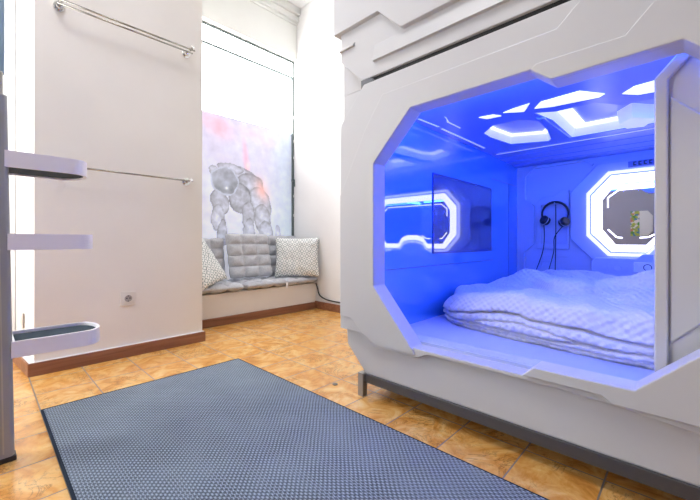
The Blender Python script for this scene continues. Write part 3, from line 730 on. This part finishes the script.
# ---- duvet
def smooth01(t): t = max(0, min(1, t)); return t * t * (3 - 2 * t)
def duvet():
    bm = bmesh.new()
    foot = [(1.83, .985), (1.70, .93), (1.625, .84), (1.585, .68), (1.545, .50), (1.515, .32), (1.50, .14), (1.51, .0), (1.53, -.2), (1.6, -.36),
            (1.9, -.42), (2.4, -.42), (2.80, -.36), (2.93, -.1), (2.94, .3), (2.90, .7), (2.72, .93), (2.3, .985)]
    P = [Vector((x, y, 0)) for x, y in foot]; n = len(P); C = []
    for i in range(n):
        for k in range(20):
            t = k / 20; a, b, c_, d_ = P[i - 1], P[i], P[(i + 1) % n], P[(i + 2) % n]
            C.append(.5 * ((2 * b) + (c_ - a) * t + (2 * a - 5 * b + 4 * c_ - d_) * t * t + (3 * b - a - 3 * c_ + d_) * t ** 3))
    cen = Vector((2.25, .30, 0)); N = len(C)
    def height(x, y):
        h = .200 - .045 * smooth01((x - 1.9) / .7)
        h += .035 * noise.noise(Vector((x * 3, y * 3, 1))) + .020 * noise.noise(Vector((x * 7, y * 7, 4))) + .010 * noise.noise(Vector((x * 16, y * 16, 6))) - .022 * max(0, .30 - abs(noise.noise(Vector((x * 5 + y * 2, y * 3.2, 11))))) * 2.2
        # folded-back flap: a soft step running across the bed
        e = x - (1.80 + .22 * smooth01((y - .35) / .3) - .10 * smooth01((y - .75) / .2) + .03 * math.sin(y * 11) + .05 * noise.noise(Vector((0, y * 6, 2))))
        h += .058 * smooth01(e / .025) - .035 * smooth01((e - .25) / .3)
        e3 = x - (2.28 + .5 * (y - .5) + .05 * noise.noise(Vector((3, y * 5, 2))))
        h += .03 * smooth01(e3 / .03) * smooth01((y - .1) / .2) - .02 * smooth01((e3 - .3) / .3)
        h += .035 * math.exp(-((x - 2.62) / .14) ** 2 - ((y - .52) / .22) ** 2)
        h += .035 * math.exp(-((x - 1.78) / .16) ** 2 - ((y - .12) / .16) ** 2)
        h -= .03 * math.exp(-((x - 2.2) / .2) ** 2 - ((y - .38) / .12) ** 2)
        h *= .66 + .34 * smooth01((1.04 - y) / .42)
        return h
    rings = []
    K = 40; Tn = 74
    for j in range(K + Tn):
        ring = []
        for i, c0 in enumerate(C):
            d = (cen - c0); L_ = d.length; d.normalize(); s = i / N
            if j < K:
                t = j / (K - 1)                         # up the side: bulging layers with creases between
                zt = t
                w1_ = .015 * noise.noise(Vector((s * 16, 1, 0))); w2_ = .03 * noise.noise(Vector((s * 11, 5, 0)))
                cr = 0
                for z0_, dep, wd in ((.10 + w1_, .020, .020), (.21 + w2_ + .03 * math.sin(s * 23), .036, .024), (.48 + w2_ * 2 - .08 * math.sin(s * 19 + .6), .056, .026), (.31 + w1_ * 4 + .08 * math.sin(s * 31 + 1), .020, .02)):
                    fade = .45 + .55 * smooth01(.5 + 1.2 * noise.noise(Vector((s * 9, z0_ * 2, 7))))
                    cr += dep * fade * math.exp(-((t - z0_) / wd) ** 2)
                bul = math.sqrt(max(0, 1 - (abs(t - .38) / .62) ** 2.2)) if t > .38 else 1 - .25 * ((.38 - t) / .38) ** 2.4
                inset = .11 * (1 - bul) + cr + .014 * noise.noise(Vector((c0.x * 8, c0.y * 8, t * 3))) + .006 * noise.noise(Vector((c0.x * 25, c0.y * 25, t * 6)))
                p = c0 + d * inset
                hh_ = height((c0 + d * .115).x, (c0 + d * .115).y) * .92
                ang = smooth01(t)
                z = zt * hh_ if t < .6 else hh_ * (.6 + .4 * math.sin((t - .6) / .4 * PI / 2) )
                p.z = z
            else:
                t = (j - K + 1) / Tn; r0 = .112
                p = c0 + d * (r0 + (L_ - r0) * t)
                e = smooth01(min(1, t * 5)); h0 = height((c0 + d * .115).x, (c0 + d * .115).y) * .92
                wr = .006 * noise.noise(Vector((p.x * 22, p.y * 22, 3))) - .020 * max(0, .25 - abs(noise.noise(Vector((p.x * 9, p.y * 5, 8))))) * 2
                p.z = h0 * (1 - e) + (height(p.x, p.y) + wr) * e
                if j == K + Tn - 1: p.z = height(cen.x, cen.y)
            p.z += .298
            ring.append(bm.verts.new(p))
        rings.append(ring)
    for j in range(len(rings) - 1):
        for i in range(N):
            bm.faces.new((rings[j][i], rings[j][(i + 1) % N], rings[j + 1][(i + 1) % N], rings[j + 1][i]))
    bm.faces.new(rings[0][::-1])
    bmesh.ops.remove_doubles(bm, verts=rings[-1], dist=.001)
    o = link('duvet', bm, M['duvet'], smooth=True)
    return tag(origin_to(o, (2.2, .3, .298)), 'white crumpled duvet folded in thick layers on the pod bed', 'duvet')
duvet()

# ================================================================== UPPER POD
UB = 1.462; UT = 2.80
up = empty('sleeping_pod', (2.2, .03, UB), 'white upper sleeping pod stacked on the lower one, only its ribbed lower edge in view', 'sleeping pod')
link('body_shell', B(1.25, 3.15, YR, YL, UB + .05, UT), M['pod'], up, bev=.006)
link('side_filler', B(1.2492, 3.15, 1.075, YL + .0008, PT + .001, 1.62), M['pod'], up)
link('floor_tray', B(1.25, 3.12, YR + .1, 1.06, UB, UB + .055), M['pod'], up)
# stacked front skins, each step a little further out
def skinL(name, L, x0): return link(name, PR([L], 'x', x0, 1.28), M['pod'], up, bev=.004)
skinL('front_skin', [(1.232, 1.592), (1.232, UT), (YR, UT), (YR, 1.60), (YR + .14, UB), (1.095, UB)], 1.222)
skinL('front_step', [(1.035, 1.545), (1.000, 1.522), (YR + .05, 1.522), (YR + .05, UT - .01), (1.2, UT - .01), (1.2, 1.75), (1.035, 1.72)], 1.213) if False else None
def wedge(y0, y1, z, zt, xo, xi=1.2225, slant=.02):
    "long skin panel whose lower edge overhangs: deepest at the bottom, fading into the skin above"
    bm = bmesh.new()
    pts = [(xo, y0, z), (xo, y1, z), (xi, y1, zt), (xi, y0, zt), (xi, y0 , z), (xi, y1 , z)]
    v = [bm.verts.new(p) for p in pts]
    for f in ((0, 1, 2, 3), (0, 4, 5, 1), (1, 5, 2), (0, 3, 4)): bm.faces.new([v[i] for i in f])
    return bm
link('front_rib', wedge(-1.1, 1.018, 1.522, 1.60, 1.206), M['pod'], up)
link('front_rib', wedge(1.14, 1.232, 1.638, 1.66, 1.208), M['pod'], up)
# big corner block
cb = PR([[(1.262, 1.727), (1.262, UT), (.70, UT), (.90, 1.90), (.915, 1.668), (.988, 1.732)]], 'x', 1.196, 1.28)
cb = bmesh.new()
prism(cb, [[(1.262, 1.725), (1.262, UT), (-1.1, UT), (-1.1, 1.606), (.862, 1.606), (.985, 1.725)]], 'x', 1.200, 1.28, None)
link('corner_block', cb, M['pod'], up, bev=.004)

# ================================================================== THINGS BEHIND THE CAMERA, SEEN IN THE POD MIRROR
pc = link('wall_poster', B(-1.299, -1.285, .572, .684, .80, 1.20), None or M['outlet'])
def poster_mat():
    m = mat('colourful_poster_print', (.5, .5, .3), .5)
    co = objco(m, (26, 26, 26))
    v = nd(m, 'ShaderNodeTexVoronoi', Scale=1.0); ln(m, co, v.inputs[0])
    hs = nd(m, 'ShaderNodeSeparateColor'); ln(m, v.outputs['Color'], hs.inputs[0])
    c = ramp(m, hs.outputs[0], [(0, (.10, .35, .06)), (.25, (.45, .55, .08)), (.45, (.85, .85, .75)), (.6, (.06, .25, .45)), (.78, (.35, .45, .10)), (.92, (.7, .25, .15))], 'CONSTANT')
    ln(m, c, bsdf(m).inputs['Base Color']); return m
pc.data.materials[0] = poster_mat()
tag(origin_to(pc, (-1.29, .628, .80)), 'narrow colourful poster strip reflected in the pod mirror', 'poster')
po = link('wall_panel', PR([[(.570, .80), (.57, 1.20), (.47, 1.20), (.41, 1.12), (.41, .88), (.47, .80)]], 'x', -1.299, -1.28), mat('pale_panel', (.8, .83, .8), .5), bev=.003)
tag(origin_to(po, (-1.29, .49, .80)), 'white wall panel with cut corners reflected in the pod mirror', 'wall panel')

# ================================================================== LIGHT
def lamp(name, loc, size, power, col, label, rot=(0, 0, 0)):  # out-of-view lamps added to brighten the room
    t = empty(name, (loc[0], loc[1], loc[2]), label, 'added ceiling lamp')
    link('housing', B(loc[0] - size / 2 - .02, loc[0] + size / 2 + .02, loc[1] - size / 2 - .02, loc[1] + size / 2 + .02, loc[2] + .008, CZ), M['white_wall'], t)
    link('diffuser', B(loc[0] - size / 2, loc[0] + size / 2, loc[1] - size / 2, loc[1] + size / 2, loc[2], loc[2] + .01), M['added_lamp_glow'], t)
lamp('added_ceiling_lamp', (.0, 1.0, CZ - .05), .9, 0, None, 'added square ceiling lamp over the rug, out of view')
lamp('added_ceiling_lamp', (.1, -1.6, CZ - .05), .55, 0, None, 'added square ceiling lamp near the rear wall, out of view')
w = bpy.data.worlds.new('sky'); sc.world = w; w.use_nodes = True
w.node_tree.nodes['Background'].inputs[0].default_value = (.85, .92, 1, 1); w.node_tree.nodes['Background'].inputs[1].default_value = 1.5

# ================================================================== CAMERA
cam = bpy.data.cameras.new('camera'); cam.sensor_width = 36; cam.lens = 354 / 700 * 36; cam.clip_start = .02
cam.shift_y = -9 / 700
co = bpy.data.objects.new('camera', cam); COL.objects.link(co); sc.camera = co
co.location = (0, 0, .72); co.rotation_euler = (PI / 2, 0, -math.radians(46.25))
sc.view_settings.view_transform = 'Standard'; sc.view_settings.look = 'None'; sc.view_settings.gamma = 1; sc.view_settings.use_curve_mapping = False
sc.view_settings.exposure = 0.0
